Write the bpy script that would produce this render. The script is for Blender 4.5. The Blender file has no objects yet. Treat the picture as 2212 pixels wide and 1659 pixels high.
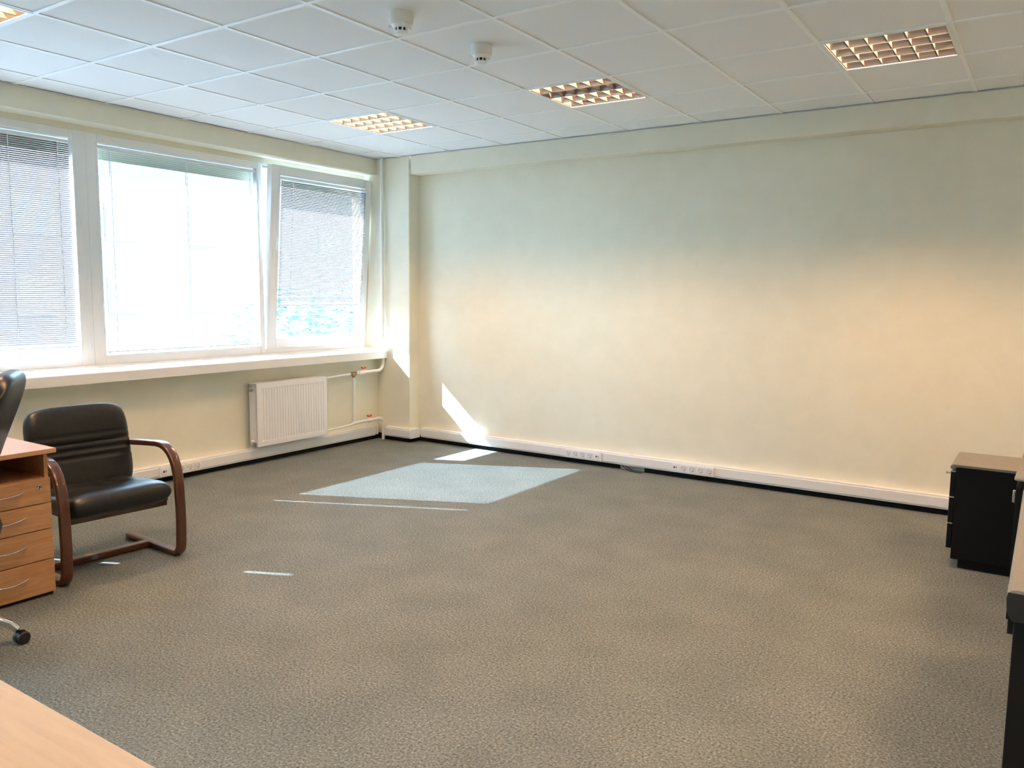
import bpy, bmesh, math, random
from mathutils import Vector, Matrix

random.seed(7)
R = math.radians
PI = math.pi
SC = bpy.context.scene
COL = SC.collection

# ------------------------------------------------------------------ camera
H = 2.7565                       # ceiling height
cam_d = bpy.data.cameras.new('camera')
cam = bpy.data.objects.new('camera', cam_d)
COL.objects.link(cam)
rt = Vector((0.83134411, 0.55566022, 0.01042552))
up = Vector((-0.07026739, 0.08648413, 0.9937721))
fw = Vector((-0.55129799, 0.82689915, -0.11094286))
mw = Matrix.Identity(4)
for i in range(3):
    mw[i][0], mw[i][1], mw[i][2] = rt[i], up[i], -fw[i]
mw[0][3], mw[1][3], mw[2][3] = 3.49496839, -3.24255046, 1.46332135
cam.matrix_world = mw
cam_d.sensor_width = 36.0
cam_d.sensor_fit = 'HORIZONTAL'
cam_d.lens = 1739.47 / 2212 * 36.0
cam_d.clip_start = 0.05
SC.camera = cam

# ------------------------------------------------------------------ view, world, sun
SC.view_settings.view_transform = 'Standard'
SC.view_settings.look = 'None'
SC.view_settings.gamma = 1.0
SC.view_settings.use_curve_mapping = False
SC.view_settings.exposure = 1.46
SC.cycles.use_denoising = True
SC.cycles.caustics_reflective = False
SC.cycles.caustics_refractive = False
SC.cycles.max_bounces = 14
SC.cycles.diffuse_bounces = 8
SC.cycles.glossy_bounces = 6
SC.cycles.transparent_max_bounces = 24
SC.cycles.sample_clamp_indirect = 8.0

SKY_STRENGTH = 9.5
SUN_STRENGTH = 18.0
TUBE_STRENGTH = 84.0

w = bpy.data.worlds.new('sky')
SC.world = w
w.use_nodes = True
nt = w.node_tree
nt.nodes.clear()
o = nt.nodes.new('ShaderNodeOutputWorld')
bg = nt.nodes.new('ShaderNodeBackground')
tc = nt.nodes.new('ShaderNodeTexCoord')
sx = nt.nodes.new('ShaderNodeSeparateXYZ')
cr = nt.nodes.new('ShaderNodeValToRGB')
cr.color_ramp.elements[0].position = 0.0
cr.color_ramp.elements[0].color = (0.68, 0.90, 1.12, 1)
cr.color_ramp.elements[1].position = 0.75
cr.color_ramp.elements[1].color = (0.40, 0.66, 1.06, 1)
nt.links.new(tc.outputs['Generated'], sx.inputs[0])
nt.links.new(sx.outputs['Z'], cr.inputs[0])
nt.links.new(cr.outputs[0], bg.inputs['Color'])
bg.inputs['Strength'].default_value = SKY_STRENGTH
nt.links.new(bg.outputs[0], o.inputs[0])

sun_d = bpy.data.lights.new('sun', 'SUN')
sun = bpy.data.objects.new('sun', sun_d)
COL.objects.link(sun)
sun_d.energy = SUN_STRENGTH
sun_d.color = (0.80, 0.99, 1.22)
sun_d.angle = R(0.53)
sun.rotation_euler = Vector((1.0, 0.47, -0.88)).to_track_quat('-Z', 'Y').to_euler()
sun.location = (-8, -3, 8)

# ------------------------------------------------------------------ materials
MATS = {}


def mat(name, col, rough=0.6, metal=0.0, spec=0.5, coat=0.0, emit=None, estr=0.0):
    m = bpy.data.materials.new(name)
    m.use_nodes = True
    b = m.node_tree.nodes['Principled BSDF']
    b.inputs['Base Color'].default_value = (*col, 1)
    b.inputs['Roughness'].default_value = rough
    b.inputs['Metallic'].default_value = metal
    b.inputs['Specular IOR Level'].default_value = spec
    b.inputs['Coat Weight'].default_value = coat
    if emit:
        b.inputs['Emission Color'].default_value = (*emit, 1)
        b.inputs['Emission Strength'].default_value = estr
    MATS[name] = m
    return m


def noise_mat(name, c0, c1, scale, detail=3.0, rough=0.6, bump=0.0, bscale=None, stretch=(1, 1, 1),
              lo=0.35, hi=0.65, spec=0.5, coat=0.0, rough_n=0.6, dist=0.0, bdist=0.002):
    m = mat(name, c0, rough, spec=spec, coat=coat)
    nt = m.node_tree
    b = nt.nodes['Principled BSDF']
    tc = nt.nodes.new('ShaderNodeTexCoord')
    mp = nt.nodes.new('ShaderNodeMapping')
    mp.inputs['Scale'].default_value = stretch
    nz = nt.nodes.new('ShaderNodeTexNoise')
    nz.inputs['Scale'].default_value = scale
    nz.inputs['Detail'].default_value = detail
    nz.inputs['Roughness'].default_value = rough_n
    nz.inputs['Distortion'].default_value = dist
    rp = nt.nodes.new('ShaderNodeValToRGB')
    rp.color_ramp.elements[0].position = lo
    rp.color_ramp.elements[0].color = (*c0, 1)
    rp.color_ramp.elements[1].position = hi
    rp.color_ramp.elements[1].color = (*c1, 1)
    nt.links.new(tc.outputs['Object'], mp.inputs[0])
    nt.links.new(mp.outputs[0], nz.inputs['Vector'])
    nt.links.new(nz.outputs[0], rp.inputs[0])
    nt.links.new(rp.outputs[0], b.inputs['Base Color'])
    if bump:
        bp = nt.nodes.new('ShaderNodeBump')
        bp.inputs['Strength'].default_value = bump
        bp.inputs['Distance'].default_value = bdist
        if bscale:
            n2 = nt.nodes.new('ShaderNodeTexNoise')
            n2.inputs['Scale'].default_value = bscale
            n2.inputs['Detail'].default_value = 2.0
            nt.links.new(mp.outputs[0], n2.inputs['Vector'])
            nt.links.new(n2.outputs[0], bp.inputs['Height'])
        else:
            nt.links.new(nz.outputs[0], bp.inputs['Height'])
        nt.links.new(bp.outputs[0], b.inputs['Normal'])
    return m


noise_mat('wall_paint', (0.80, 0.765, 0.625), (0.83, 0.795, 0.655), 6.0, rough=0.75, bump=0.05, bscale=180, spec=0.25)
noise_mat('ceiling_tile', (0.82, 0.84, 0.84), (0.87, 0.885, 0.88), 160.0, detail=4, rough=0.9, bump=0.12, spec=0.1)
mat('grid_white', (0.90, 0.92, 0.91), 0.45)
mat('angle_grey', (0.60, 0.61, 0.62), 0.5)
mat('plastic_white', (0.84, 0.83, 0.82), 0.35)
mat('socket_white', (0.88, 0.87, 0.87), 0.3)
mat('socket_well', (0.55, 0.54, 0.54), 0.35)
mat('dark_hole', (0.01, 0.01, 0.012), 0.5)
noise_mat('skirting_black', (0.006, 0.006, 0.007), (0.012, 0.012, 0.013), 30.0, rough=0.65, spec=0.2)
mat('frame_white', (0.86, 0.87, 0.87), 0.3)
noise_mat('sill_white', (0.84, 0.83, 0.81), (0.87, 0.86, 0.84), 3.0, rough=0.4)
mat('radiator_white', (0.87, 0.85, 0.84), 0.3)
mat('pipe_white', (0.86, 0.84, 0.79), 0.35)
mat('brass', (0.42, 0.30, 0.18), 0.35, metal=0.9)
mat('valve_red', (0.80, 0.08, 0.03), 0.4)
mat('slat_grey', (0.32, 0.275, 0.265), 0.45)
mat('slat_rail', (0.82, 0.83, 0.84), 0.4)
mat('cord_white', (0.85, 0.85, 0.85), 0.6)
noise_mat('leather_black', (0.005, 0.005, 0.006), (0.010, 0.010, 0.0105), 40.0, rough=0.38, bump=0.12, bscale=260, spec=0.5)
noise_mat('chair_wood', (0.058, 0.017, 0.007), (0.105, 0.033, 0.014), 9.0, rough=0.28, stretch=(1, 14, 14), coat=0.5, rough_n=0.7)
noise_mat('pedestal_wood', (0.47, 0.235, 0.105), (0.60, 0.325, 0.155), 5.0, rough=0.42, stretch=(12, 1, 12), detail=5, dist=0.6)
noise_mat('pedestal_top', (0.55, 0.30, 0.15), (0.66, 0.38, 0.20), 5.0, rough=0.3, stretch=(12, 1, 12), detail=5, dist=0.6)
mat('niche_dark', (0.10, 0.03, 0.016), 0.6)
noise_mat('desk_maple', (0.50, 0.36, 0.21), (0.56, 0.41, 0.245), 4.0, rough=0.38, stretch=(1, 14, 14), detail=5, dist=0.5)
mat('chrome', (0.80, 0.80, 0.80), 0.12, metal=1.0)
mat('satin_nickel', (0.72, 0.69, 0.66), 0.25, metal=1.0)
mat('rubber_black', (0.012, 0.012, 0.012), 0.45)
noise_mat('cabinet_black', (0.005, 0.005, 0.005), (0.009, 0.008, 0.008), 300.0, rough=0.6, spec=0.2)
noise_mat('cabinet_top', (0.21, 0.195, 0.165), (0.25, 0.23, 0.195), 120.0, rough=0.5)
mat('lamp_white', (0.85, 0.84, 0.82), 0.4)
mat('reflector', (0.34, 0.33, 0.33), 0.28, metal=1.0)
mat('blade', (0.11, 0.105, 0.10), 0.5)
mat('tube_dead', (0.55, 0.54, 0.53), 0.4)
mat('lamp_glow', (1, 0.95, 0.9), 0.5, emit=(1.0, 0.60, 0.33), estr=TUBE_STRENGTH)
mat('detector_white', (0.82, 0.79, 0.74), 0.4)
mat('detector_cap', (0.90, 0.90, 0.89), 0.35)
mat('facade', (0.80, 0.80, 0.80), 0.8)
mat('outside_wall', (0.125, 0.098, 0.10), 0.8)
mat('outside_pale', (0.145, 0.14, 0.14), 0.8)
mat('outside_trim', (0.20, 0.21, 0.215), 0.8)
mat('outside_window', (0.12, 0.16, 0.19), 0.3)
mat('outside_ground', (0.20, 0.205, 0.21), 0.9)
mat('outside_white', (0.85, 0.86, 0.86), 0.7)
noise_mat('leaf', (0.07, 0.12, 0.11), (0.12, 0.19, 0.17), 3.0, rough=0.7)
mat('bark', (0.12, 0.09, 0.07), 0.9)
mat('cable_black', (0.02, 0.02, 0.02), 0.5)

# carpet: fine looped pile with dark and sandy flecks
m = mat('carpet', (0.15, 0.15, 0.135), 0.95, spec=0.05)
nt = m.node_tree
b = nt.nodes['Principled BSDF']
tc = nt.nodes.new('ShaderNodeTexCoord')
n1 = nt.nodes.new('ShaderNodeTexNoise')
n1.inputs['Scale'].default_value = 105.0
n1.inputs['Detail'].default_value = 4.0
n1.inputs['Roughness'].default_value = 0.75
r1 = nt.nodes.new('ShaderNodeValToRGB')
els = r1.color_ramp.elements
els[0].position, els[0].color = 0.30, (0.035, 0.037, 0.034, 1)
els[1].position, els[1].color = 0.70, (0.39, 0.405, 0.375, 1)
e = els.new(0.42); e.color = (0.128, 0.144, 0.138, 1)
e = els.new(0.55); e.color = (0.212, 0.236, 0.228, 1)
n2 = nt.nodes.new('ShaderNodeTexNoise')
n2.inputs['Scale'].default_value = 3.0
n2.inputs['Detail'].default_value = 3.0
r2 = nt.nodes.new('ShaderNodeValToRGB')
r2.color_ramp.elements[0].position, r2.color_ramp.elements[0].color = 0.35, (0.90, 0.90, 0.88, 1)
r2.color_ramp.elements[1].position, r2.color_ramp.elements[1].color = 0.65, (1.05, 1.03, 1.0, 1)
mx = nt.nodes.new('ShaderNodeMix')
mx.data_type = 'RGBA'; mx.blend_type = 'MULTIPLY'
mx.inputs[0].default_value = 1.0
bp = nt.nodes.new('ShaderNodeBump')
bp.inputs['Strength'].default_value = 0.7
bp.inputs['Distance'].default_value = 0.004
nt.links.new(tc.outputs['Object'], n1.inputs['Vector'])
nt.links.new(tc.outputs['Object'], n2.inputs['Vector'])
nt.links.new(n1.outputs[0], r1.inputs[0])
nt.links.new(n2.outputs[0], r2.inputs[0])
nt.links.new(r1.outputs[0], mx.inputs[6])
nt.links.new(r2.outputs[0], mx.inputs[7])
nt.links.new(mx.outputs[2], b.inputs['Base Color'])
nt.links.new(n1.outputs[0], bp.inputs['Height'])
nt.links.new(bp.outputs[0], b.inputs['Normal'])

# window glass: a thin clear pane
m = bpy.data.materials.new('glass')
m.use_nodes = True
nt = m.node_tree
nt.nodes.clear()
o = nt.nodes.new('ShaderNodeOutputMaterial')
tr = nt.nodes.new('ShaderNodeBsdfTransparent')
tr.inputs[0].default_value = (0.93, 0.97, 0.96, 1)
gl = nt.nodes.new('ShaderNodeBsdfGlossy')
gl.inputs['Roughness'].default_value = 0.02
fr = nt.nodes.new('ShaderNodeFresnel')
fr.inputs['IOR'].default_value = 1.3
ms = nt.nodes.new('ShaderNodeMixShader')
nt.links.new(fr.outputs[0], ms.inputs[0])
nt.links.new(tr.outputs[0], ms.inputs[1])
nt.links.new(gl.outputs[0], ms.inputs[2])
nt.links.new(ms.outputs[0], o.inputs[0])
MATS['glass'] = m


# ------------------------------------------------------------------ mesh builder
class MB:
    def __init__(s):
        s.v, s.f = [], []

    def add(s, vs, fs):
        n = len(s.v)
        s.v += [tuple(v) for v in vs]
        s.f += [tuple(i + n for i in f) for f in fs]
        return s

    def box(s, x0, x1, y0, y1, z0, z1, M=None):
        vs = [Vector((x, y, z)) for z in (z0, z1) for y in (y0, y1) for x in (x0, x1)]
        if M is not None:
            vs = [M @ v for v in vs]
        return s.add(vs, [(0, 2, 3, 1), (4, 5, 7, 6), (0, 1, 5, 4), (2, 6, 7, 3), (0, 4, 6, 2), (1, 3, 7, 5)])

    def tube(s, path, r, n=10, caps=True):
        """round tube through the points; r a number or one radius per point"""
        P = [Vector(p) for p in path]
        rs = r if isinstance(r, (list, tuple)) else [r] * len(P)
        T = []
        for i in range(len(P)):
            a = P[max(i - 1, 0)]; c = P[min(i + 1, len(P) - 1)]
            T.append((c - a).normalized())
        ref = Vector((0, 0, 1)) if abs(T[0].z) < 0.9 else Vector((1, 0, 0))
        u = (ref - T[0] * ref.dot(T[0])).normalized()
        vs, fs = [], []
        for i, p in enumerate(P):
            u = (u - T[i] * u.dot(T[i])).normalized()
            q = T[i].cross(u)
            for k in range(n):
                a = 2 * PI * k / n
                vs.append(p + (u * math.cos(a) + q * math.sin(a)) * rs[i])
        for i in range(len(P) - 1):
            for k in range(n):
                k2 = (k + 1) % n
                fs.append((i * n + k, i * n + k2, (i + 1) * n + k2, (i + 1) * n + k))
        if caps:
            fs.append(tuple(reversed(range(n))))
            fs.append(tuple(range((len(P) - 1) * n, len(P) * n)))
        return s.add(vs, fs)

    def sweep(s, path, prof, side):
        """profile (a along side, b along tangent x side) carried along a path that lies across `side`"""
        P = [Vector(p) for p in path]
        side = Vector(side)
        n = len(prof)
        vs, fs = [], []
        for i, p in enumerate(P):
            t = (P[min(i + 1, len(P) - 1)] - P[max(i - 1, 0)]).normalized()
            nn = t.cross(side).normalized()
            for a, b_ in prof:
                vs.append(p + side * a + nn * b_)
        for i in range(len(P) - 1):
            for k in range(n):
                k2 = (k + 1) % n
                fs.append((i * n + k, i * n + k2, (i + 1) * n + k2, (i + 1) * n + k))
        fs.append(tuple(reversed(range(n))))
        fs.append(tuple(range((len(P) - 1) * n, len(P) * n)))
        return s.add(vs, fs)

    def lathe(s, prof, n=24, M=None):
        """profile (radius, z) about the z axis, closed where the radius is 0"""
        vs, fs = [], []
        for r_, z in prof:
            for k in range(n):
                a = 2 * PI * k / n
                v = Vector((r_ * math.cos(a), r_ * math.sin(a), z))
                vs.append(M @ v if M is not None else v)
        for i in range(len(prof) - 1):
            for k in range(n):
                k2 = (k + 1) % n
                fs.append((i * n + k, i * n + k2, (i + 1) * n + k2, (i + 1) * n + k))
        fs.append(tuple(reversed(range(n))))
        fs.append(tuple(range((len(prof) - 1) * n, len(prof) * n)))
        return s.add(vs, fs)

    def prism(s, poly, z0, z1, M=None):
        n = len(poly)
        vs = [Vector((x, y, z0)) for x, y in poly] + [Vector((x, y, z1)) for x, y in poly]
        if M is not None:
            vs = [M @ v for v in vs]
        fs = [tuple(reversed(range(n))), tuple(range(n, 2 * n))]
        fs += [(i, (i + 1) % n, n + (i + 1) % n, n + i) for i in range(n)]
        return s.add(vs, fs)

    def pillow(s, sx, sy, h, nx=24, ny=24, p=7.0, corner=0.35, off=None, M=None):
        """upholstered pad: rounded-rectangle outline sx by sy, soft rim, thickness h; off(u,v,side) gives (shift of both faces, relief of this face)"""
        vs, fs = [], []

        def pt(u, v, sd):
            c = corner
            x = u * math.sqrt(max(0, 1 - c * v * v * v * v * u * u * 0.5))
            y = v * math.sqrt(max(0, 1 - c * u * u * u * u * v * v * 0.5))
            t = max(0.0, (1 - abs(u) ** p) * (1 - abs(v) ** p)) ** 0.42
            z = sd * h / 2 * t
            if off:
                sh_, de_ = off(u, v, sd)
                z += sh_ + de_ * t
            q = Vector((x * sx / 2, y * sy / 2, z))
            return M @ q if M is not None else q

        def par(i, n):
            a = -1 + 2 * i / n
            return math.sin(a * PI / 2) * 0.55 + a * 0.45
        for sd in (1, -1):
            for j in range(ny + 1):
                for i in range(nx + 1):
                    vs.append(pt(par(i, nx), par(j, ny), sd))
        N = (nx + 1) * (ny + 1)
        for sd in (0, 1):
            for j in range(ny):
                for i in range(nx):
                    a = sd * N + j * (nx + 1) + i
                    q = (a, a + 1, a + nx + 2, a + nx + 1)
                    fs.append(q if sd == 0 else tuple(reversed(q)))
        return s.add(vs, fs)

    def build(s, name, m, parent=None, bevel=0.0, seg=2, smooth=None, weld=False):
        me = bpy.data.meshes.new(name)
        me.from_pydata(s.v, [], s.f)
        bm = bmesh.new()
        bm.from_mesh(me)
        if weld:
            bmesh.ops.remove_doubles(bm, verts=bm.verts, dist=1e-5)
        bmesh.ops.recalc_face_normals(bm, faces=bm.faces)
        if smooth is not None:
            th = R(smooth)
            for f in bm.faces:
                f.smooth = True
            for e_ in bm.edges:
                if len(e_.link_faces) == 2:
                    e_.smooth = e_.calc_face_angle(0) < th
                else:
                    e_.smooth = False
        bm.to_mesh(me)
        bm.free()
        me.materials.append(MATS[m] if isinstance(m, str) else m)
        ob = bpy.data.objects.new(name, me)
        COL.objects.link(ob)
        if parent is not None:
            ob.parent = parent
        if bevel:
            md = ob.modifiers.new('bevel', 'BEVEL')
            md.width = bevel
            md.segments = seg
            md.limit_method = 'ANGLE'
            md.angle_limit = R(40)
        return ob


def tag(o, label=None, cat=None, group=None, kind=None):
    if label: o['label'] = label
    if cat: o['category'] = cat
    if group: o['group'] = group
    if kind: o['kind'] = kind
    return o


def thing(name, label, cat, loc=(0, 0, 0), rz=0.0, group=None):
    o = bpy.data.objects.new(name, None)
    o.empty_display_size = 0.1
    COL.objects.link(o)
    o.location = loc
    o.rotation_euler = (0, 0, rz)
    return tag(o, label, cat, group)


def struct(mb, name, m, label=None, parent=None, **k):
    o = mb.build(name, m, parent, **k)
    if parent is None:
        o['kind'] = 'structure'
        if label:
            o['label'] = label
    return o


def copy_tree(o, parent=None):
    c = o.copy()
    COL.objects.link(c)
    if parent is not None:
        c.parent = parent
    for ch in list(o.children):
        copy_tree(ch, c)
    return c


def arc(cx, cz, r, a0, a1, n=8):
    return [(cx + r * math.cos(R(a0 + (a1 - a0) * i / n)), cz + r * math.sin(R(a0 + (a1 - a0) * i / n))) for i in range(n + 1)]


def rrect(a, b_, r, n=3):
    """rounded rectangle outline, half sizes a, b"""
    pts = []
    for cx, cy, s0 in ((a - r, b_ - r, 0), (-a + r, b_ - r, 90), (-a + r, -b_ + r, 180), (a - r, -b_ + r, 270)):
        for i in range(n + 1):
            t = R(s0 + 90 * i / n)
            pts.append((cx + r * math.cos(t), cy + r * math.sin(t)))
    return pts


# ------------------------------------------------------------------ the room shell
XW, XF, XO = -2.11, -2.28, -2.45       # inner wall face, window frame face, outer facade
YP, YB = 2.728, 2.87                   # pier / beam face, back wall
XR, YF = 5.6, -9.0                     # far right wall, wall behind

struct(MB().box(XO, XR + .1, YF - .1, YB + .1, -0.12, 0.0), 'floor', 'carpet', 'grey flecked office carpet')

b = MB()
b.box(XO, XW, YF, YP, 0.0, 0.845)                # below the windowsill
b.box(XO, XF, YF, YP, 0.845, 0.917)
b.box(XO, XW, YF, YP, 2.613, H + .12)            # lintel over the windows
b.box(XO + .04, XF, YF, YP, 2.575, 2.613)
b.box(XO, XO + .025, YF, YP, 2.415, 2.613)       # outer lip that shades the top of the panes
for y0_, y1_ in ((YF, -8.84), (-7.10, -6.84), (-5.10, -4.84)):
    b.box(XO, XF, y0_, y1_, 0.917, 2.575)
b.box(XO, XF, -3.12, -1.81, 0.917, 2.575)
struct(b, 'wall_left', 'wall_paint', 'cream window wall')

b = MB()
b.box(-1.69, XR, YB, YB + .1, 0, H + .12)
struct(b, 'wall_back', 'wall_paint', 'long plain cream wall')
b = MB()
b.box(XO, -1.69, YP, YB + .1, 0, H + .12)
struct(b, 'wall_pier', 'wall_paint', 'cream pier in the corner beside the windows', bevel=0.008)
b = MB()
b.box(-1.675, XR, YP + .004, YB, 2.588, H + .12)
struct(b, 'wall_beam', 'wall_paint', 'shallow cream beam under the ceiling along the long wall', bevel=0.005)
struct(MB().box(XR, XR + .1, YF, YB + .1, 0, H + .12), 'wall_right', 'wall_paint')
struct(MB().box(XO, XR + .1, YF - .1, YF, 0, H + .12), 'wall_front', 'wall_paint')

# ceiling: 600 mm tiles lying on white T bars; the lamps take the place of tiles
LAMPS = [(-2, 2), (1, 2), (4, 2), (-2, -3), (1, -3), (4, -3), (7, 2), (7, -3)]
LAMPSET = set(LAMPS)
b = MB()
js = [XW] + [j * .6 for j in range(-3, 10) if XW < j * .6 < XR] + [XR]
iss = [YF] + [i * .6 for i in range(-14, 5) if YF < i * .6 < YP] + [YP + .004]
for a in range(len(js) - 1):
    for c in range(len(iss) - 1):
        key = (round(js[a] / .6), round(iss[c] / .6))
        if key in LAMPSET and abs(js[a] - key[0] * .6) < 1e-6 and abs(iss[c] - key[1] * .6) < 1e-6:
            continue
        b.box(js[a], js[a + 1], iss[c], iss[c + 1], H + .005, H + .02)
struct(b, 'ceiling', 'ceiling_tile', 'suspended ceiling of white mineral tiles')
b = MB()
for x in js[1:-1]:
    b.box(x - .012, x + .012, YF, YP + .004, H, H + .005)
for y in iss[1:-1]:
    for a in range(len(js) - 1):
        b.box(js[a] + (.012 if a else 0), js[a + 1] - (.012 if a < len(js) - 2 else 0), y - .012, y + .012, H, H + .005)
struct(b, 'ceiling_grid', 'grid_white', 'white T-bar grid of the suspended ceiling')
b = MB()
b.box(XW, XW + .022, YF, YP, H - .003, H)
b.box(XW + .022, XR, YP - .018, YP + .004, H - .002, H)
struct(b, 'trim_1', 'angle_grey', 'thin edge angle where the ceiling meets the walls')

# windowsill board
b = MB()
poly = [(XF, .845), (XF, .917), (-1.985, .891), (-1.98, .886), (-1.98, .819), (-2.02, .815), (-2.02, .845)]
Myz = Matrix(((1, 0, 0, 0), (0, 0, 1, 0), (0, 1, 0, 0), (0, 0, 0, 1)))   # (x,z) outline carried along y
b.prism(poly, YF, YP, Myz)
struct(b, 'windowsill', 'sill_white', 'deep white windowsill board')

# black skirting under white cable trunking
b = MB().box(XW, XW + .012, YF, YP, 0, .05)
struct(b, 'baseboard_left', 'skirting_black', 'black skirting under the window wall trunking')
b = MB()
b.box(XW + .012, -1.678, YP - .012, YP, 0, .055)
b.box(-1.69, -1.678, YP, YB, 0, .055)
b.box(-1.678, .536, YB - .012, YB, 0, .055)
b.box(.763, XR, YB - .012, YB, 0, .055)
struct(b, 'baseboard_back', 'skirting_black', 'black skirting along the long wall')


def trunk(u0, u1, axis, face, out, name, label, z0=.045, z1=.136):
    """white trunking with a stepped lid running along one axis; `out` is +1/-1 away from the wall"""
    d = .058
    prof = [(0, z0), (d - .006, z0), (d - .006, z0 + .010), (d, z0 + .014), (d, z1 - .014), (d - .006, z1 - .010), (d - .006, z1), (0, z1)]
    b = MB()
    if axis == 'y':
        b.prism([(face + out * a, z) for a, z in prof], u0, u1, Myz)
    else:
        Mx = Matrix(((0, 0, 1, 0), (1, 0, 0, 0), (0, 1, 0, 0), (0, 0, 0, 1)))
        b.prism([(face + out * a, z) for a, z in prof], u0, u1, Mx)
    return struct(b, name, 'plastic_white', label)


trunk(YF, 2.630, 'y', XW, 1, 'trim_2', 'white cable trunking under the windows')
b = MB().box(XW + .002, XW + .055, 2.645, 2.668, .05, .136)
struct(b, 'trim_3', 'plastic_white', 'short end piece of trunking in the corner', bevel=.003)
trunk(-1.975, -1.632, 'x', YP, -1, 'trim_4', 'white cable trunking across the pier')
b = MB().box(-1.69, -1.632, 2.7282, 2.808, .045, .136)
struct(b, 'trim_5', 'plastic_white', 'white trunking return beside the pier')
trunk(-1.628, XR, 'x', YB, -1, 'trim_6', 'white cable trunking along the long wall')


# ------------------------------------------------------------------ windows
def frame_mb(y0, y1, z0, z1, gy0, gy1, gz0, gz1, x0, x1, lip=.012):
    """four profiles round an opening, with a small glazing bead"""
    b = MB()
    b.box(x0, x1, y0, gy0, z0, z1)
    b.box(x0, x1, gy1, y1, z0, z1)
    b.box(x0, x1, gy0, gy1, z0, gz0)
    b.box(x0, x1, gy0, gy1, gz1, z1)
    return b


def bead_mb(gy0, gy1, gz0, gz1, x0, x1, t=.014):
    b = MB()
    b.box(x0, x1, gy0 - t, gy0, gz0 - t, gz1 + t)
    b.box(x0, x1, gy1, gy1 + t, gz0 - t, gz1 + t)
    b.box(x0, x1, gy0, gy1, gz0 - t, gz0)
    b.box(x0, x1, gy0, gy1, gz1, gz1 + t)
    return b


GZ0, GZ1 = .985, 2.512


def fixed_window(name, label, y0, y1, gy0, gy1):
    r = bpy.data.objects.new(name, None)
    COL.objects.link(r)
    r['kind'] = 'structure'
    r['label'] = label
    frame_mb(y0, y1, .917, 2.575, gy0, gy1, GZ0, GZ1, XF - .07, XF).build('window_frame', 'frame_white', r, bevel=.004)
    bead_mb(gy0, gy1, GZ0, GZ1, XF - .004, XF + .004).build('glazing_bead', 'frame_white', r, bevel=.002)
    MB().box(XF - .045, XF - .041, gy0 - .01, gy1 + .01, GZ0 - .01, GZ1 + .01).build('pane', 'glass', r)
    return r


fixed_window('window_1', 'fixed white window at the left edge', -1.81, -.06, -1.75, -.157)
fixed_window('window_2', 'wide fixed white window in the middle', -.0595, 1.450, .025, 1.421)
fixed_window('added_window_4', 'unseen white window further along the wall, added for daylight', -4.84, -3.12, -4.78, -3.18)  # this window and those below are unseen, added to bring in daylight
fixed_window('added_window_5', 'unseen white window further along the wall, added for daylight', -6.84, -5.10, -6.78, -5.16)
fixed_window('added_window_6', 'unseen white window at the far end of the wall, added for daylight', -8.84, -7.10, -8.78, -7.16)

r3 = bpy.data.objects.new('window_3', None)
COL.objects.link(r3)
r3['kind'] = 'structure'
r3['label'] = 'white window beside the pier with its sash tilted open'
frame_mb(1.4505, YP, .917, 2.575, 1.480, 2.702, .957, 2.556, XF - .07, XF - .008).build('window_frame', 'frame_white', r3, bevel=.004)
# sash hinged at its lower edge, leaning into the room
SASH_ANG = math.asin(.117 / 1.605)
Msash = Matrix.Translation((XF - .008, 0, .955)) @ Matrix.Rotation(SASH_ANG, 4, 'Y')
sash = bpy.data.objects.new('sash', None)
COL.objects.link(sash)
sash.parent = r3
sash.matrix_local = Msash
sy0, sy1, sh = 1.492, 2.716, 1.605
g0, g1, gz0, gz1 = 1.585, 2.622, .095, 1.520
frame_mb(sy0, sy1, 0, sh, g0, g1, gz0, gz1, -.052, .010).build('sash_frame', 'frame_white', sash, bevel=.005)
bead_mb(g0, g1, gz0, gz1, .006, .013).build('sash_bead', 'frame_white', sash, bevel=.002)
MB().box(-.030, -.026, g0 - .01, g1 + .01, gz0 - .01, gz1 + .01).build('sash_pane', 'glass', sash)
b = MB()
b.box(.010, .022, 1.522, 1.552, .80, .90)
b.box(.022, .048, 1.530, 1.544, .872, .886)
b.tube([(.048, 1.537, .868), (.050, 1.537, .90), (.047, 1.537, .96), (.044, 1.537, 1.01)], [.010, .009, .008, .008], 8)
b.build('window_handle', 'frame_white', sash, bevel=.003)
b = MB()
b.box(XF - .05, XF - .02, 1.50, 1.58, 2.535, 2.555)
b.tube([(XF - .03, 1.56, 2.545), (XF + .06, 1.56, 2.55)], .005, 6)
b.build('tilt_stay', 'satin_nickel', r3)


# ------------------------------------------------------------------ venetian blinds
def slats_mb(y0, y1, z0, z1, x, ang, wd=.0148, pitch=.0138):
    b = MB()
    z = z0
    ca, sa = math.cos(R(ang)), math.sin(R(ang))
    while z < z1:
        pts = []
        for t, cr_ in ((-1, 0), (-.35, .0016), (.35, .0016), (1, 0)):
            dx = t * wd / 2
            pts.append((x + dx * ca - cr_ * sa, z + dx * sa + cr_ * ca))
        n = len(b.v)
        for yy in (y0, y1):
            for px, pz in pts:
                b.v.append((px, yy, pz))
        for k in range(3):
            b.f.append((n + k, n + k + 1, n + 5 + k, n + 4 + k))
        z += pitch
    return b


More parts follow.
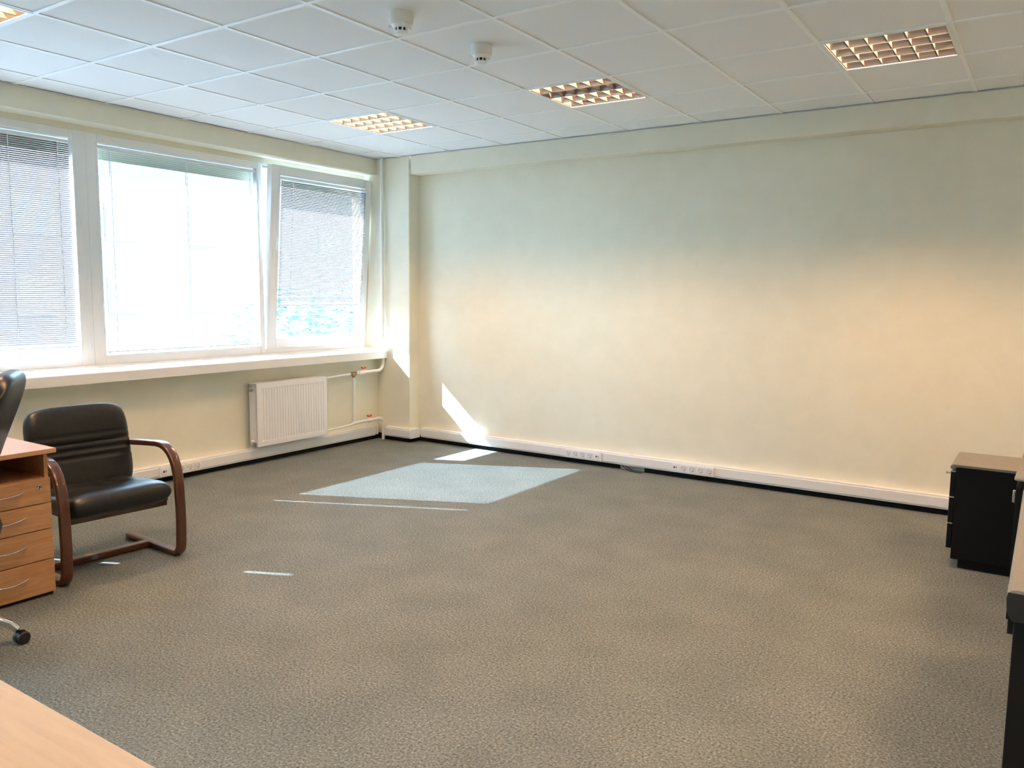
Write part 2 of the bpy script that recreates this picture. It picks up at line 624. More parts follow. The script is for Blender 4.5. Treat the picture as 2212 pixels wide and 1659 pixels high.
def blind(label, y0, y1, z0, z1, x, ang, cords, M=None, pull=None, wd=.0148):
    t = thing('venetian_blind', label, 'blind', group='venetian blinds on the windows')
    if M is not None:
        t.matrix_world = M
    MB().box(x - .012, x + .012, y0, y1, z1 - .020, z1).build('headrail', 'slat_rail', t, bevel=.003)
    MB().box(x - .010, x + .010, y0, y1, z0, z0 + .013).build('bottom_rail', 'slat_rail', t, bevel=.003)
    slats_mb(y0, y1, z0 + .022, z1 - .026, x, ang, wd).build('slats', 'slat_grey', t)
    for c in cords:
        b = MB()
        for dx in (-.0085, .0085):
            b.box(x + dx - .0005, x + dx + .0005, c - .0022, c + .0022, z0 + .01, z1 - .01)
        b.build('ladder_cord', 'cord_white', t)
    for c in (y0 + .012, y1 - .012):
        MB().tube([(x + .011, c, z0 + .01), (x + .011, c, z1 - .01)], .0009, 5).build('guide_cord', 'cord_white', t)
    if pull:
        b = MB()
        py, pz0 = pull
        b.tube([(x + .012, y1 - .01, z1 - .03), (x + .016, py - .02, 1.9), (x + .024, py - .005, 1.25), (x + .022, py, pz0)], .0016, 5)
        b.lathe([(.003, pz0 - .03), (.007, pz0 - .026), (.005, pz0), (.001, pz0 + .002)], 8, Matrix.Translation((x + .022, py, 0)))
        b.build('pull_cord', 'cord_white', t)
    return t


blind('grey slatted blind in the left window, lowered to just above its frame', -1.712, -.172, 1.052, 2.497, XF - .012, 34,
      (-1.65, -1.0, -.574, -.254), pull=(-.09, 1.075))
blind('bright slatted blind covering the wide middle window', .040, 1.409, 1.000, 2.497, XF - .012, -4, (.122, .748, 1.365), wd=.013)
blind('shorter slatted blind on the tilted-open window, bare glass below it', 1.588, 2.630, .385, 1.508, .024, 34,
      (1.715, 2.545), M=Msash)


# ------------------------------------------------------------------ radiator and its pipes
RX0, RX1, RY0, RY1, RZ0, RZ1 = -2.085, -1.985, 1.128, 1.922, .158, .694
t = thing('radiator', 'white ribbed panel radiator under the window', 'radiator', ((RX0 + RX1) / 2, (RY0 + RY1) / 2, RZ0))
ox, oy, oz = t.location
w2, h2, d2 = (RY1 - RY0) / 2, RZ1 - RZ0, .05


def rib_panel(x, out):
    """pressed steel front: vertical flutes between flat margins"""
    b = MB()
    n = 24
    m_ = .045
    ys, xs = [-w2], [0.0]
    step = (2 * w2 - 2 * m_) / n
    for k in range(n):
        y0 = -w2 + m_ + k * step
        for f_, dd in ((.0, 0), (.30, 0), (.42, -.005), (.88, -.005)):
            ys.append(y0 + f_ * step)
            xs.append(dd)
    ys.append(w2 - m_); xs.append(0)
    ys.append(w2); xs.append(0)
    rows = [(0, 0), (.040, 0), (.052, 1), (h2 - .052, 1), (h2 - .040, 0), (h2, 0)]
    vs = []
    for z, k in rows:
        for yy, xx in zip(ys, xs):
            vs.append((x + out * xx * k, yy, z))
    c = len(ys)
    fs = [(r_ * c + q, r_ * c + q + 1, (r_ + 1) * c + q + 1, (r_ + 1) * c + q) for r_ in range(len(rows) - 1) for q in range(c - 1)]
    b.add(vs, fs)
    return b


b = rib_panel(d2, 1)
b.box(d2 - .012, d2 - .009, -w2, w2, 0, h2)
b.box(d2 - .010, d2, -w2, -w2 + .003, 0, h2)
b.box(d2 - .010, d2, w2 - .003, w2, 0, h2)
b.build('front_panel', 'radiator_white', t)
MB().box(-d2, -d2 + .012, -w2 + .01, w2 - .01, 0, h2 - .01).build('rear_panel', 'radiator_white', t, bevel=.003)
b = MB()
b.box(-d2, d2 - .004, -w2, w2, h2 - .004, h2 + .002)
for k in range(40):
    yy = -w2 + .02 + k * (2 * w2 - .04) / 39
    b.box(-d2 + .012, d2 - .012, yy - .001, yy + .001, .03, h2 - .012)
b.build('top_grille', 'radiator_white', t)
for s_ in (-1, 1):
    b = MB().box(-d2 + .004, d2 - .008, s_ * (w2 - .004), s_ * w2, .035, h2 - .035)
    b.build('side_cover', 'radiator_white', t, bevel=.002)
b = MB()
b.lathe([(.012, 0), (.012, .018), (.007, .020), (.007, .030)], 10, Matrix.Translation((0, -w2 - .03, h2 - .055)) @ Matrix.Rotation(R(-90), 4, 'X'))
b.build('air_vent', 'brass', t)
b = MB()
b.lathe([(.012, 0), (.012, .022), (.006, .026)], 10, Matrix.Translation((0, -w2 - .002, .045)) @ Matrix.Rotation(R(90), 4, 'X'))
b.build('blanking_plug', 'pipe_white', t)
for yy in (-.25, .25):
    MB().box(-d2 - .025, -d2, yy - .015, yy + .015, .08, h2 - .06).build('wall_bracket', 'radiator_white', t)

PX = -2.012
t = thing('heating_pipe', 'white heating pipework rising in the corner and feeding the radiator', 'pipe', (PX, 2.695, 0))


def yz(lst, x=0.0):
    return [(x, y - 2.695, z) for y, z in lst]


r_ = .0165
b = MB()
b.tube(yz([(2.695, H + .004), (2.695, 1.8), (2.695, .78)] + [(2.695 - .075 + .075 * math.cos(R(a)), .772 + .075 * math.sin(R(a)) - .0) for a in range(0, -91, -15)] + [(2.56, .697), (2.44, .697)]), r_, 14)
b.build('riser', 'pipe_white', t, smooth=50)
b = MB()
b.lathe([(.026, 0), (.026, .004), (.018, .006)], 16, Matrix.Translation((0, 0, H - .006)))
b.build('ceiling_collar', 'pipe_white', t, smooth=40)
b = MB().tube(yz([(2.27, .690), (2.12, .686), (1.925, .676)], 0), .011, 12)
b.build('feed_pipe', 'pipe_white', t, smooth=50)
b = MB().tube(yz([(2.288, .66), (2.288, .24)]), .0135, 12)
b.tube(yz([(2.288, .60), (2.288, .62)]), .017, 12)
b.build('bypass_pipe', 'pipe_white', t, smooth=50)
b = MB()
b.tube(yz([(1.925, .190), (2.12, .196), (2.25, .205), (2.288, .215), (2.40, .215), (2.615, .220)] +
          [(2.635 + .06 * math.cos(R(a)), .160 + .06 * math.sin(R(a))) for a in range(90, -1, -15)] + [(2.695, .08), (2.695, 0.0)]),
       [.010, .010, .011, .0155] + [.0155] * 11, 14)
b.build('return_pipe', 'pipe_white', t, smooth=50)
v = MB()
v.tube(yz([(2.245, .690), (2.325, .690)]), .016, 8)
v.tube(yz([(2.262, .690), (2.285, .690)]), .021, 6)
v.tube(yz([(2.300, .690), (2.322, .690)]), .021, 6)
v.tube(yz([(2.288, .700), (2.288, .655)]), .015, 8)
vo = v.build('valve', 'brass', t)
tag(vo, 'dull brass three-way valve')
b = MB()
b.tube(yz([(2.330, .692), (2.350, .692), (2.352, .692), (2.412, .692), (2.414, .692), (2.42, .692)]), [.014, .014, .022, .022, .018, .006], 14)
b.build('thermostat_head', 'plastic_white', t, smooth=40)
for y_, z_, nm in ((2.425, .697, 'supply_valve'), (2.497, .219, 'return_valve')):
    b = MB()
    b.tube(yz([(y_ - .035, z_), (y_ - .015, z_), (y_, z_), (y_ + .015, z_), (y_ + .035, z_)]), [.019, .022, .024, .022, .019], 10)
    b.tube(yz([(y_, z_ + .01), (y_, z_ + .036)]), .007, 8)
    vb = b.build(nm, 'pipe_white', t, smooth=40)
    h = MB()
    h.prism([(y_ - 2.695 + a, z_ + c) for a, c in ((-.030, .052), (-.024, .034), (-.006, .030), (.006, .030), (.024, .034), (.030, .052), (.018, .052), (.010, .042), (-.010, .042), (-.018, .052))],
            -.009, .009, Matrix(((0, 0, 1, 0), (1, 0, 0, 0), (0, 1, 0, 0), (0, 0, 0, 1))))
    ho = h.build('valve_handle', 'valve_red', vb, bevel=.002)
    tag(ho, 'red butterfly valve handle')


# ------------------------------------------------------------------ socket strips on the trunking
def socket_strip(label, modules, loc, rz):
    """modules left to right: 's' earthed socket, 'd' data port. Local x runs right, local -y faces the room"""
    t = thing('socket_strip', label, 'power socket', loc, rz, group='socket strips on the cable trunking')
    n = len(modules)
    Wd = .071 * n
    b = MB().box(-.002, Wd + .002, -.009, .001, 0, .080)
    b.build('cover_frame', 'socket_white', t, bevel=.003)
    Mf = Matrix.Rotation(R(90), 4, 'X')
    for k, md in enumerate(modules):
        cx = .0355 + k * .071
        if md == 's':
            b = MB().box(cx - .029, cx + .029, -.0125, -.008, .011, .069)
            so = b.build('socket_outlet', 'socket_white', t, bevel=.003)
            M0 = Matrix.Translation((cx, -.0128, .041)) @ Mf
            b = MB()
            b.lathe([(.0215, -.0015), (.0215, .0014), (.0185, .0014), (.0180, -.0012), (.001, -.0012)], 28, M0)
            b.build('socket_well', 'socket_well', so, smooth=40)
            b = MB()
            for s_ in (-1, 1):
                b.lathe([(.0031, 0), (.0031, .0012), (.0005, .0013)], 10, Matrix.Translation((cx + s_ * .0080, -.0126, .043)) @ Mf)
            b.lathe([(.0036, 0), (.0036, .0024), (.0005, .0025)], 10, Matrix.Translation((cx + .006, -.0126, .029)) @ Mf)
            b.build('contact_hole', 'dark_hole', so)
        else:
            b = MB().box(cx - .029, cx + .029, -.0115, -.008, .011, .069)
            dp = b.build('data_port', 'socket_white', t, bevel=.003)
            b = MB().box(cx - .018, cx + .018, -.014, -.011, .016, .055)
            b.build('port_insert', 'socket_white', dp, bevel=.001)
            b = MB()
            b.box(cx - .014, cx - .002, -.0148, -.0135, .034, .047)
            b.box(cx + .005, cx + .012, -.0148, -.0135, .037, .045)
            b.build('port_opening', 'dark_hole', dp)
            MB().box(cx - .018, cx + .018, -.0146, -.0135, .0495, .0525).build('port_label', 'socket_well', dp)
    return t


socket_strip('white socket strip with its data port at the right end, on the long wall', 'ssssd', (.030, YB - .0585, .049), 0)
socket_strip('white socket strip with its data port at the left end, on the long wall', 'dssss', (1.022, YB - .0585, .049), 0)
socket_strip('strip of white sockets on the window wall behind the armchair arm', 'dssss', (XW + .0585, .268, .050), R(90))

# loose cable where the skirting is missing
b = MB()
b.tube([(.545, YB - .012, .040), (.60, YB - .035, .018), (.66, YB - .06, .006), (.72, YB - .072, .005), (.765, YB - .070, .005)], .0045, 7)
b.tube([(.60, YB - .02, .030), (.66, YB - .048, .012), (.71, YB - .06, .006), (.755, YB - .055, .005)], .004, 7)
tag(b.build('loose_cable', 'cable_black', smooth=60), 'dark cable end lying on the carpet at the skirting gap', 'cable')


# ------------------------------------------------------------------ recessed ceiling lamps
def make_lamp():
    t = thing('ceiling_lamp', 'x', 'ceiling lamp')
    e0 = .300
    b = MB()
    b.box(-e0, e0, -e0, e0, .105, .112)
    b.box(-e0, -e0 + .004, -e0, e0, .004, .105)
    b.box(e0 - .004, e0, -e0, e0, .004, .105)
    b.box(-e0, e0, -e0, -e0 + .004, .004, .105)
    b.box(-e0, e0, e0 - .004, e0, .004, .105)
    b.build('housing', 'lamp_white', t)
    b = MB()
    q = .022
    b.box(-e0 + .003, e0 - .003, -e0 + .003, -e0 + q, -.002, .006)
    b.box(-e0 + .003, e0 - .003, e0 - q, e0 - .003, -.002, .006)
    b.box(-e0 + .003, -e0 + q, -e0 + q, e0 - q, -.002, .006)
    b.box(e0 - q, e0 - .003, -e0 + q, e0 - q, -.002, .006)
    b.build('frame', 'lamp_white', t)
    inner = e0 - q
    rows, hgt = 4, .052
    wrow = 2 * inner / rows
    for k in range(rows):
        yc = -inner + (k + .5) * wrow
        b = MB()
        n = 5
        for s_ in (-1, 1):                               # two curved sides of the trough
            pts = []
            for i in range(n + 1):
                f_ = i / n
                pts.append((yc + s_ * (wrow / 2 - .002 - .040 * f_ ** 1.6), .002 + hgt * f_ ** .8))
            nn = len(b.v)
            for xx in (-inner, inner):
                for yy, zz in pts:
                    b.v.append((xx, yy, zz))
            for i in range(n):
                b.f.append((nn + i, nn + i + 1, nn + n + 2 + i, nn + n + 1 + i))
        cells = 6
        bl = MB()
        for c in range(cells + 1):                       # cross blades
            xx = -inner + c * 2 * inner / cells
            hw = .0045
            x0_, x1_ = max(-inner, xx - hw), min(inner, xx + hw)
            a0, a1 = wrow / 2 - .004, .034
            zt = .046
            vs = [(x0_, yc - a0, .003), (x1_, yc - a0, .003), (x1_, yc + a0, .003), (x0_, yc + a0, .003),
                  (xx - .001, yc - a1, zt), (xx + .001, yc - a1, zt), (xx + .001, yc + a1, zt), (xx - .001, yc + a1, zt)]
            bl.add(vs, [(0, 3, 2, 1), (4, 5, 6, 7), (0, 1, 5, 4), (1, 2, 6, 5), (2, 3, 7, 6), (3, 0, 4, 7)])
            if c:                                        # tie strip along the blades' upper edge
                n_ = len(bl.v)
                bl.v += [(xx - .001, yc - a1 + .003, zt - .001), (xx - 2 * inner / cells + .001, yc - a1 + .003, zt - .001)]
                bl.f.append((n_ - 16 + 5, n_ - 8 + 4, n_, n_ + 1) if c == 1 else (n_ - 18 + 5, n_ - 8 + 4, n_, n_ + 1))
        rf = b.build('reflector', 'reflector', t, smooth=50)
        bl.build('louvre_grille', 'blade', rf)
        tb = MB().tube([(-inner + .005, yc, .068), (inner - .005, yc, .068)], .013, 10)
        tb.build('fluorescent_tube', 'lamp_glow', t, smooth=60)
    return t


LAB = {(-2, 2): 'glowing square louvred lamp nearest the far corner by the windows',
       (1, 2): 'glowing square louvred lamp at the middle of the row along the long wall',
       (4, 2): 'dark-celled square louvred lamp at the right end of the row along the long wall',
       (-2, -3): 'glowing lamp cut off at the top left, above the left window',
       (1, -3): 'unseen louvred lamp, added for warm light, overhead between the desks and the middle of the room',  # from here down: unseen lamps added to warm the room
       (4, -3): 'unseen louvred lamp, added for warm light, overhead in front of the low black cabinets',
       (7, 2): 'unseen louvred lamp, added for warm light, in the far right corner of the room',
       (7, -3): 'unseen louvred lamp, added for warm light, near the right wall of the room'}
lamp0 = make_lamp()
for k, (j, i) in enumerate(LAMPS):
    o = lamp0 if k == 0 else copy_tree(lamp0)
    o.location = (j * .6 + .3, i * .6 + .3, H)
    tag(o, LAB[(j, i)], 'ceiling lamp', 'recessed louvred ceiling lamps')
    if (j, i) == (1, 2):                                # one of its tubes has burnt out
        tubes = [c for c in o.children if c.name.startswith('fluorescent_tube')]
        tubes.sort(key=lambda c: c.data.vertices[0].co.y)
        dead = tubes[1]
        dead.data = dead.data.copy()
        dead.data.materials[0] = MATS['tube_dead']
        dead['label'] = 'burnt-out tube'


# ------------------------------------------------------------------ smoke detectors
def make_detector():
    t = thing('smoke_detector', 'x', 'smoke detector')
    b = MB()
    b.lathe([(.056, 0), (.057, -.004), (.057, -.046), (.053, -.054), (.040, -.056)], 28)
    b.build('mounting_base', 'detector_white', t, smooth=35)
    b = MB()
    b.lathe([(.046, -.050), (.046, -.056), (.036, -.068), (.032, -.070), (.032, -.0705)], 28)
    for k in range(3):
        M = Matrix.Rotation(R(200 + 120 * k), 4, 'Z') @ Matrix.Translation((.045, 0, -.058)) @ Matrix.Rotation(R(25), 4, 'Y')
        b.box(-.016, .014, -.008, .008, -.005, .006, M)
    b.build('collar', 'detector_cap', t, smooth=35)
    b = MB()
    b.lathe([(.026, -.066), (.026, -.088)], 20)
    b.build('sensor_chamber', 'dark_hole', t, smooth=35)
    b = MB()
    for k in range(8):
        M = Matrix.Rotation(R(45 * k + 10), 4, 'Z')
        b.box(.025, .030, -.0035, .0035, -.088, -.066, M)
    b.lathe([(.031, -.085), (.032, -.089), (.030, -.097), (.018, -.101), (.002, -.102)], 28)
    b.build('cap', 'detector_cap', t, smooth=35)
    return t


det = make_detector()
det.location = (.872, -.275, H + .006)
tag(det, 'white round smoke detector nearer the top edge of the picture', 'smoke detector', 'smoke detectors on the ceiling')
d2_ = copy_tree(det)
d2_.location = (.905, .318, H + .006)
tag(d2_, 'white round smoke detector nearer the row of glowing lamps', 'smoke detector')


# ------------------------------------------------------------------ wooden-framed leather armchair
def make_armchair():
    t = thing('armchair', 'black leather visitor armchair with curved reddish wooden arms, by the window wall', 'chair',
              (-.432, -.958, 0), R(-3.5))
    prof = rrect(.026, .0155, .008, 2)
    for s_ in (1, -1):
        y = s_ * .303
        path = [(-.56, .0165), (-.50, .0165), (-.3, .0165), (-.075, .0165)]
        path += arc(-.060, .0765, .060, -90, -4, 6)[1:]
        path += [(.006, .20), (.004, .30), (-.002, .40)]
        # bend from the leg into the armrest
        path += [(-.010, .455), (-.024, .505), (-.046, .548), (-.076, .580), (-.112, .601), (-.150, .611)]
        path += [(-.20, .6135), (-.30, .606), (-.40, .597), (-.50, .588)]
        b = MB().sweep([(x, y, z) for x, z in path], prof, (0, 1, 0))
        b.build('side_frame', 'chair_wood', t, smooth=45)
    b = MB().box(-.335, -.285, -.277, .277, .006, .040)
    b.build('floor_stretcher', 'chair_wood', t, bevel=.006)
    b = MB().box(-.105, -.080, -.277, .277, .284, .335)
    b.build('front_rail', 'chair_wood', t, bevel=.006)
    b = MB().box(-.49, -.045, -.265, .265, .318, .350)
    b.build('seat_pan', 'rubber_black', t, bevel=.01)

    def seat_off(u, v, sd):                               # u forward, v across
        z, sh_ = 0, -.030 * (1 - u) * .5                  # falls to the back
        if sd > 0:
            z -= .016 * math.exp(-((u + .15) / .45) ** 2 - (v / .5) ** 2)
            a = math.atan2(v - .1, u + .95)
            d = math.hypot(v - .1, u + .95)
            z += .0035 * math.sin(a * 13) * math.exp(-((d - .75) / .42) ** 2)
        return sh_, z
    M = Matrix.Translation((-.243, 0, .380)) @ Matrix.Rotation(R(-1.0), 4, 'Y')
    b = MB().pillow(.54, .552, .130, 40, 40, p=7, corner=.30, off=seat_off, M=M)
    b.build('seat_cushion', 'leather_black', t, smooth=80, weld=True)

    def back_off(u, v, sd):                               # u across, v up
        z = 0
        if sd > 0:
            for c in (.14, -.03, -.20):
                z -= .012 * math.exp(-((v - c) / .030) ** 2)
            z -= .006 * math.exp(-((v - .30) / .012) ** 2)
            z += .010 * math.exp(-((v - .62) / .35) ** 2)
            z -= .022 * (1 - u * u) * .5
        else:
            z -= .006
        return 0, z
    # local axes of the back: across = y, up = leaning z, front = x
    Mb = Matrix.Translation((-.492, .012, .588)) @ Matrix.Rotation(R(-13), 4, 'Y') @ Matrix(((0, 0, 1, 0), (1, 0, 0, 0), (0, 1, 0, 0), (0, 0, 0, 1)))
    b = MB().pillow(.55, .49, .085, 40, 60, p=9, corner=.45, off=back_off, M=Mb)
    b.build('back_cushion', 'leather_black', t, smooth=80, weld=True)
    return t


make_armchair()


# ------------------------------------------------------------------ wooden drawer pedestal
t = thing('drawer_pedestal', 'light wood pedestal of four drawers with an open niche, beside the black armchair', 'drawer unit',
          (-.41, -1.335, 0))
Dp, Wp = .58, .43                                       # local: front at x=0, runs to -Dp; right edge y=0, runs to -Wp
b = MB()
b.box(-Dp, -.018, -.018, 0, .018, .699)
b.box(-Dp, -.018, -Wp, -Wp + .018, .018, .699)
b.box(-Dp, -.018, -Wp + .018, -.018, .018, .05)
b.build('carcass', 'pedestal_wood', t, bevel=.001)
MB().box(-Dp, -Dp + .012, -Wp + .018, -.018, .05, .699).build('back_panel', 'pedestal_wood', t)
MB().box(-Dp + .012, -.03, -Wp + .018, -.018, .565, .578).build('niche_shelf', 'pedestal_wood', t)
MB().box(-Dp + .02, -.022, -Wp + .02, -.004, 0, .018).build('plinth', 'rubber_black', t)
MB().box(-Dp - .02, .045, -Wp - .02, .012, .699, .721).build('top', 'pedestal_top', t, bevel=.002)
zs = [(.020, .180), (.184, .328), (.332, .454), (.458, .577)]
for k, (z0, z1) in enumerate(zs):
    dr = MB().box(-.018, 0, -Wp + .001, -.001, z0, z1).build('drawer', 'pedestal_wood', t, bevel=.0015)
    zc = z0 + (z1 - z0) * .56
    pts = []
    for q in range(13):
        f_ = q / 12
        pts.append((.003 + .026 * math.sin(PI * f_) ** .7, -.125 - .18 * f_, zc + .004 - .010 * math.sin(PI * f_)))
    MB().tube(pts, .0042, 8).build('handle', 'satin_nickel', dr, smooth=60)
b = MB()
b.lathe([(.0115, -.002), (.0115, .006), (.0095, .008), (.0085, .005), (.001, .005)], 20, Matrix.Translation((0, -.052, .538)) @ Matrix.Rotation(R(90), 4, 'Y'))
lk = b.build('lock', 'satin_nickel', t, smooth=40)
MB().box(.0045, .0085, -.0535, -.0505, .531, .545).build('keyhole', 'dark_hole', lk)

# desk standing behind the pedestal's line is out of frame; the near desk's top corner shows at the lower left
t = thing('desk', 'pale maple desktop crossing the lower left corner', 'desk', (1.72, -2.57, 0))
MB().box(-1.0, .86, -.80, 0, .705, .73).build('desktop', 'desk_maple', t, bevel=.002)
for xx in (-.95, .78):
    MB().box(xx, xx + .025, -.74, -.06, 0, .705).build('side_panel', 'desk_maple', t, bevel=.001)
MB().box(-.925, .78, -.60, -.582, .35, .705).build('modesty_panel', 'desk_maple', t)


# ------------------------------------------------------------------ swivel chair, mostly beyond the left edge
def make_swivel():
    t = thing('swivel_chair', 'black leather swivel chair cut off by the left edge, in front of the wooden pedestal', 'chair', (-.100, -1.950, 0), R(56))
    for k in range(5):
        a = R(62 - 56 + 72 * k)
        c, s_ = math.cos(a), math.sin(a)
        pts = [(.03, .122), (.10, .128), (.18, .126), (.21, .115), (.245, .096), (.268, .066)]
        b = MB()
        b.sweep([(p * c, p * s_, z) for p, z in pts], [(x_ * 1.0, y_) for x_, y_ in rrect(.020, .013, .009, 3)], (-s_, c, 0))
        b.build('leg', 'chrome', t, smooth=60)
        cx, cy = .284 * c, .284 * s_
        w_ = MB()
        ang = a + R(35)
        ax = Vector((-math.sin(ang), math.cos(ang), 0))
        for q in (-1, 1):
            M = Matrix.Translation((cx, cy, .0265)) @ Matrix.Rotation(ang, 4, 'Z') @ Matrix.Translation((0, q * .013, 0)) @ Matrix.Rotation(R(90), 4, 'X')
            w_.lathe([(.010, -.010), (.022, -.010), (.0265, -.006), (.0265, .006), (.022, .010), (.010, .010)], 20, M)
        Mh = Matrix.Translation((cx, cy, .030)) @ Matrix.Rotation(ang, 4, 'Z')
        w_.prism([(-.024, 0), (.024, 0), (.020, .016), (.008, .027), (-.008, .027), (-.020, .016)], -.006, .006, Mh @ Matrix.Rotation(R(90), 4, 'X'))
        w_.lathe([(.008, .020), (.008, .040)], 10, Matrix.Translation((cx - .012 * c, cy - .012 * s_, .02)))
        w_.build('caster', 'rubber_black', t, smooth=40)
    b = MB()
    b.lathe([(.045, .095), (.045, .128), (.030, .135), (.030, .25), (.018, .26), (.018, .40)], 20)
    b.build('column', 'chrome', t, smooth=40)
    MB().box(-.14, .14, -.12, .12, .39, .43).build('seat_plate', 'rubber_black', t, bevel=.01)
    b = MB().pillow(.44, .48, .12, 24, 24, p=6, corner=.4, M=Matrix.Translation((.00, 0, .475)))
    b.build('seat_cushion', 'leather_black', t, smooth=80, weld=True)

    def off(u, v, sd):
        z = .010 * math.exp(-((v + .45) / .25) ** 2)
        if sd > 0:
            z += .022 * math.exp(-((v - .72) / .25) ** 2) - .010 * math.exp(-((v - .40) / .04) ** 2)
            z -= .008 * math.exp(-((v - .0) / .04) ** 2)
        # the back curves away towards its top
        return -.030 * max(0.0, v + .2) ** 2, z
    Mb = Matrix.Translation((.170, 0, .815)) @ Matrix.Rotation(R(17), 4, 'Y') @ Matrix(((0, 0, -1, 0), (-1, 0, 0, 0), (0, 1, 0, 0), (0, 0, 0, 1)))
    b = MB().pillow(.50, .70, .135, 36, 48, p=3.6, corner=.75, off=off, M=Mb)
    b.build('backrest', 'leather_black', t, smooth=180, weld=True)
    for s_ in (1, -1):
        y = s_ * .268
        b = MB()
        b.sweep([(-.03, y, .44), (.00, y, .50), (-.01, y, .60), (-.03, y, .650), (-.05, y, .665), (-.13, y, .655), (-.17, y, .62), (-.15, y, .52), (-.10, y, .45)],
                rrect(.024, .012, .008, 2), (0, 1, 0))
        b.build('armrest', 'rubber_black', t, smooth=50)
    return t


make_swivel()


# ------------------------------------------------------------------ low black cabinets on the right
t = thing('drawer_pedestal', 'small black drawer pedestal with a grey top standing against the long wall', 'drawer unit',
          (3.125, 1.655, 0), group='black cabinets with grey tops')
MB().box(0, .56, 0, .43, .050, .558).build('carcass', 'cabinet_black', t, bevel=.002)
MB().box(.035, .53, .02, .41, 0, .050).build('plinth', 'cabinet_black', t)
b = MB()
pts = [(.575, .559), (.575, .572), (-.010, .572), (-.022, .569), (-.029, .561), (-.029, .552), (-.022, .546), (-.012, .546), (-.004, .559)]
b.prism(pts, -.004, .434, Myz)
b.build('top', 'cabinet_top', t, smooth=35)
for z0, z1 in ((.107, .243), (.247, .388), (.396, .530)):
    dr = MB().box(-.026, -.002, .003, .427, z0, z1).build('drawer', 'cabinet_black', t, bevel=.002)
    MB().box(-.028, -.003, .003, .427, z1, z1 + .006).build('chrome_strip', 'chrome', dr)
b = MB()
b.tube([(-.026, .05, .515), (-.050, .05, .515)], .004, 8)
b.box(-.052, -.046, .040, .060, .510, .520)
b.build('key', 'satin_nickel', t)

t = thing('low_cabinet', 'middle black cabinet with grey rounded top between the small pedestal and the nearest cabinet', 'cabinet',
          (3.44, .815, 0), group='black cabinets with grey tops')
MB().box(0, .60, 0, .80, .04, .684).build('carcass', 'cabinet_black', t, bevel=.002)
MB().box(.03, .57, .02, .78, 0, .04).build('plinth', 'cabinet_black', t)
b = MB()
b.prism([(x_, y_) for x_, y_ in [(.62, -.02), (.62, .815)] + [(-.012 + .02 - .02 * math.sin(R(a)), .795 + .02 * math.cos(R(a))) for a in range(0, 91, 15)] +
         [(-.030, .0), (-.028, -.012), (-.018, -.02)]], .685, .700)
b.build('top', 'cabinet_top', t, bevel=.006, seg=3, smooth=40)
dr = MB().box(-.020, -.001, .004, .796, .06, .655).build('door', 'cabinet_black', t, bevel=.002)
MB().box(-.032, -.020, .002, .014, .585, .640).build('handle', 'satin_nickel', dr, bevel=.003)

t = thing('low_cabinet', 'nearest black cabinet with grey top, cut off by the right edge', 'cabinet',
          (3.468, -.775, 0), group='black cabinets with grey tops')
MB().box(0, .60, 0, 1.38, .04, .686).build('carcass', 'cabinet_black', t, bevel=.002)
MB().box(.01, .57, .02, 1.36, 0, .04).build('plinth', 'cabinet_black', t)
b = MB()
pts = [(.62, .687), (.62, .700), (.002, .700), (-.010, .697), (-.018, .690), (-.020, .680), (-.014, .672), (-.004, .676), (.0, .687)]
b.prism(pts, -.018, 1.40, Myz)
b.build('top', 'cabinet_top', t, smooth=35)
dr = MB().box(-.014, -.001, .004, 1.376, .57, .645).build('drawer', 'cabinet_black', t, bevel=.002)
b = MB()
b.prism([(-.018, .640), (-.021, .676), (-.018, .692), (.60, .692), (.60, .650), (.012, .615), (-.004, .615)], -.022, -.0185, Myz)
b.build('corner_cap', 'rubber_black', t, bevel=.003)


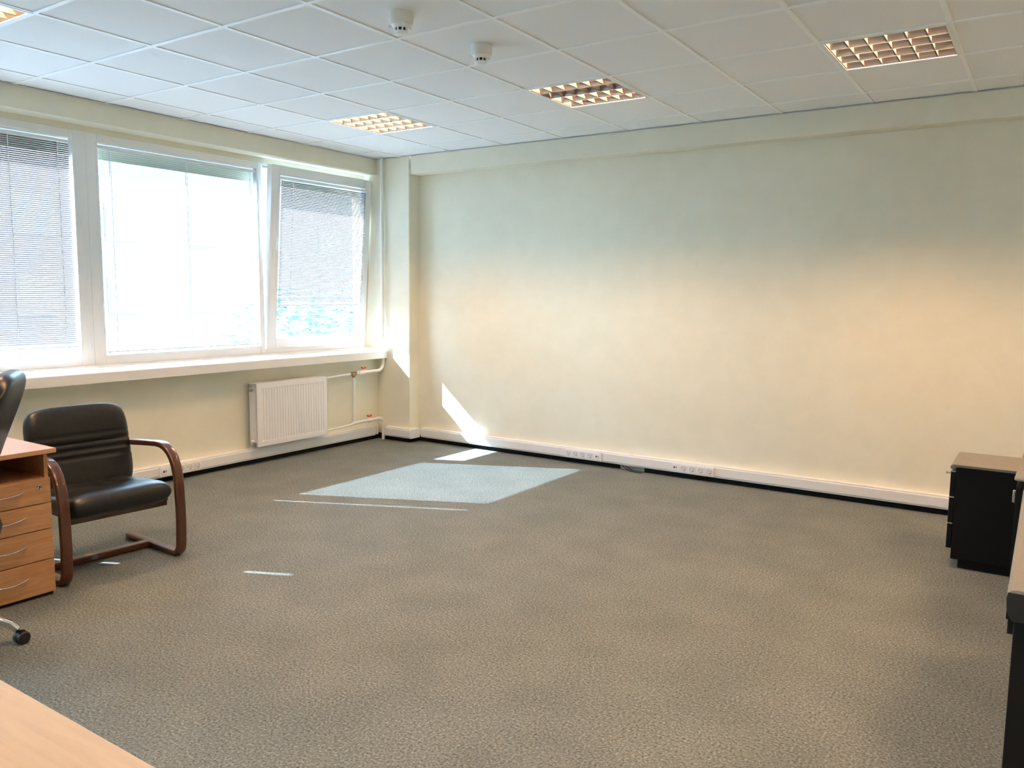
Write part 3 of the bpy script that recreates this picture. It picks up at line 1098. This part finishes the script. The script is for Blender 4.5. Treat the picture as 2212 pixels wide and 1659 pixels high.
# ------------------------------------------------------------------ outside the windows
struct(MB().box(-90, XO - .02, -60, 110, -4.2, -4.0), 'ground_outside', 'outside_ground', 'pale ground outside')
def building(label, x, y0, y1, h, m, nwin):
    t = thing('building', label, 'building', (x, (y0 + y1) / 2, -4), group='buildings across the yard')
    L2 = (y1 - y0) / 2
    MB().box(-8, 0, -L2, L2, 0, h).build('outer_wall', m, t)
    st = 2 * L2 / nwin
    for k in range(nwin):
        for z_ in (1.2, 4.4, 7.6):
            yc = -L2 + (k + .5) * st
            f_ = MB().box(0, .06, yc - .8, yc + .8, z_, z_ + 1.6).build('window_surround', 'outside_trim', t)
            MB().box(.06, .08, yc - .7, yc + .7, z_ + .1, z_ + 1.5).build('window_pane', 'outside_window', f_)
    MB().box(-8.2, .25, -L2 - .1, L2 + .1, h, h + .35).build('parapet', 'outside_trim', t)


building('mauve grey building seen through the slats of the left window', -30, -14, 14.8, 12.0, 'outside_wall', 8)
building('pale grey building added to hide the bright sky behind the slats of the middle window', -31, 15.2, 48, 11.6, 'outside_pale', 8)  # added facade that blocks bright sky so the slats stay visible


def tree(loc, h, rad, label, n):
    t = thing('tree', label, 'tree', loc, group='trees outside the tilted window')
    b = MB().tube([(0, 0, 0), (.05, 0, h * .5), (0, .06, h * .8)], [.14, .10, .04], 8)
    for k in range(7):
        a = k * 2.4
        b.tube([(0, 0, h * (.4 + .06 * k)), (rad * .55 * math.cos(a), rad * .55 * math.sin(a), h * (.6 + .05 * k))], [.04, .012], 5)
    b.build('trunk', 'bark', t, smooth=60)
    f = MB()
    for k in range(n):
        while True:
            p = Vector((random.uniform(-1, 1), random.uniform(-1, 1), random.uniform(-1, 1)))
            if .35 < p.length < 1:
                break
        p = Vector((p.x * rad, p.y * rad, h * .68 + p.z * h * .36))
        M = Matrix.Translation(p) @ Matrix.Rotation(random.uniform(0, 6.3), 4, 'Z') @ Matrix.Rotation(random.uniform(-1, 1), 4, 'X')
        s_ = random.uniform(.06, .12)
        vs = [M @ Vector(q) for q in ((-s_, 0, 0), (0, -s_ * .5, .01), (s_, 0, 0), (0, s_ * .5, .01))]
        f.add(vs, [(0, 1, 2, 3)])
    f.build('foliage', 'leaf', t)
    return t


tree((-8.6, 7.2, -4.0), 5.35, 1.5, 'leafy tree outside, low in the tilted window at its left', 2600)
tree((-12.5, 12.6, -4.0), 5.3, 1.5, 'leafy tree further off, right of the other in the tilted window', 2200)
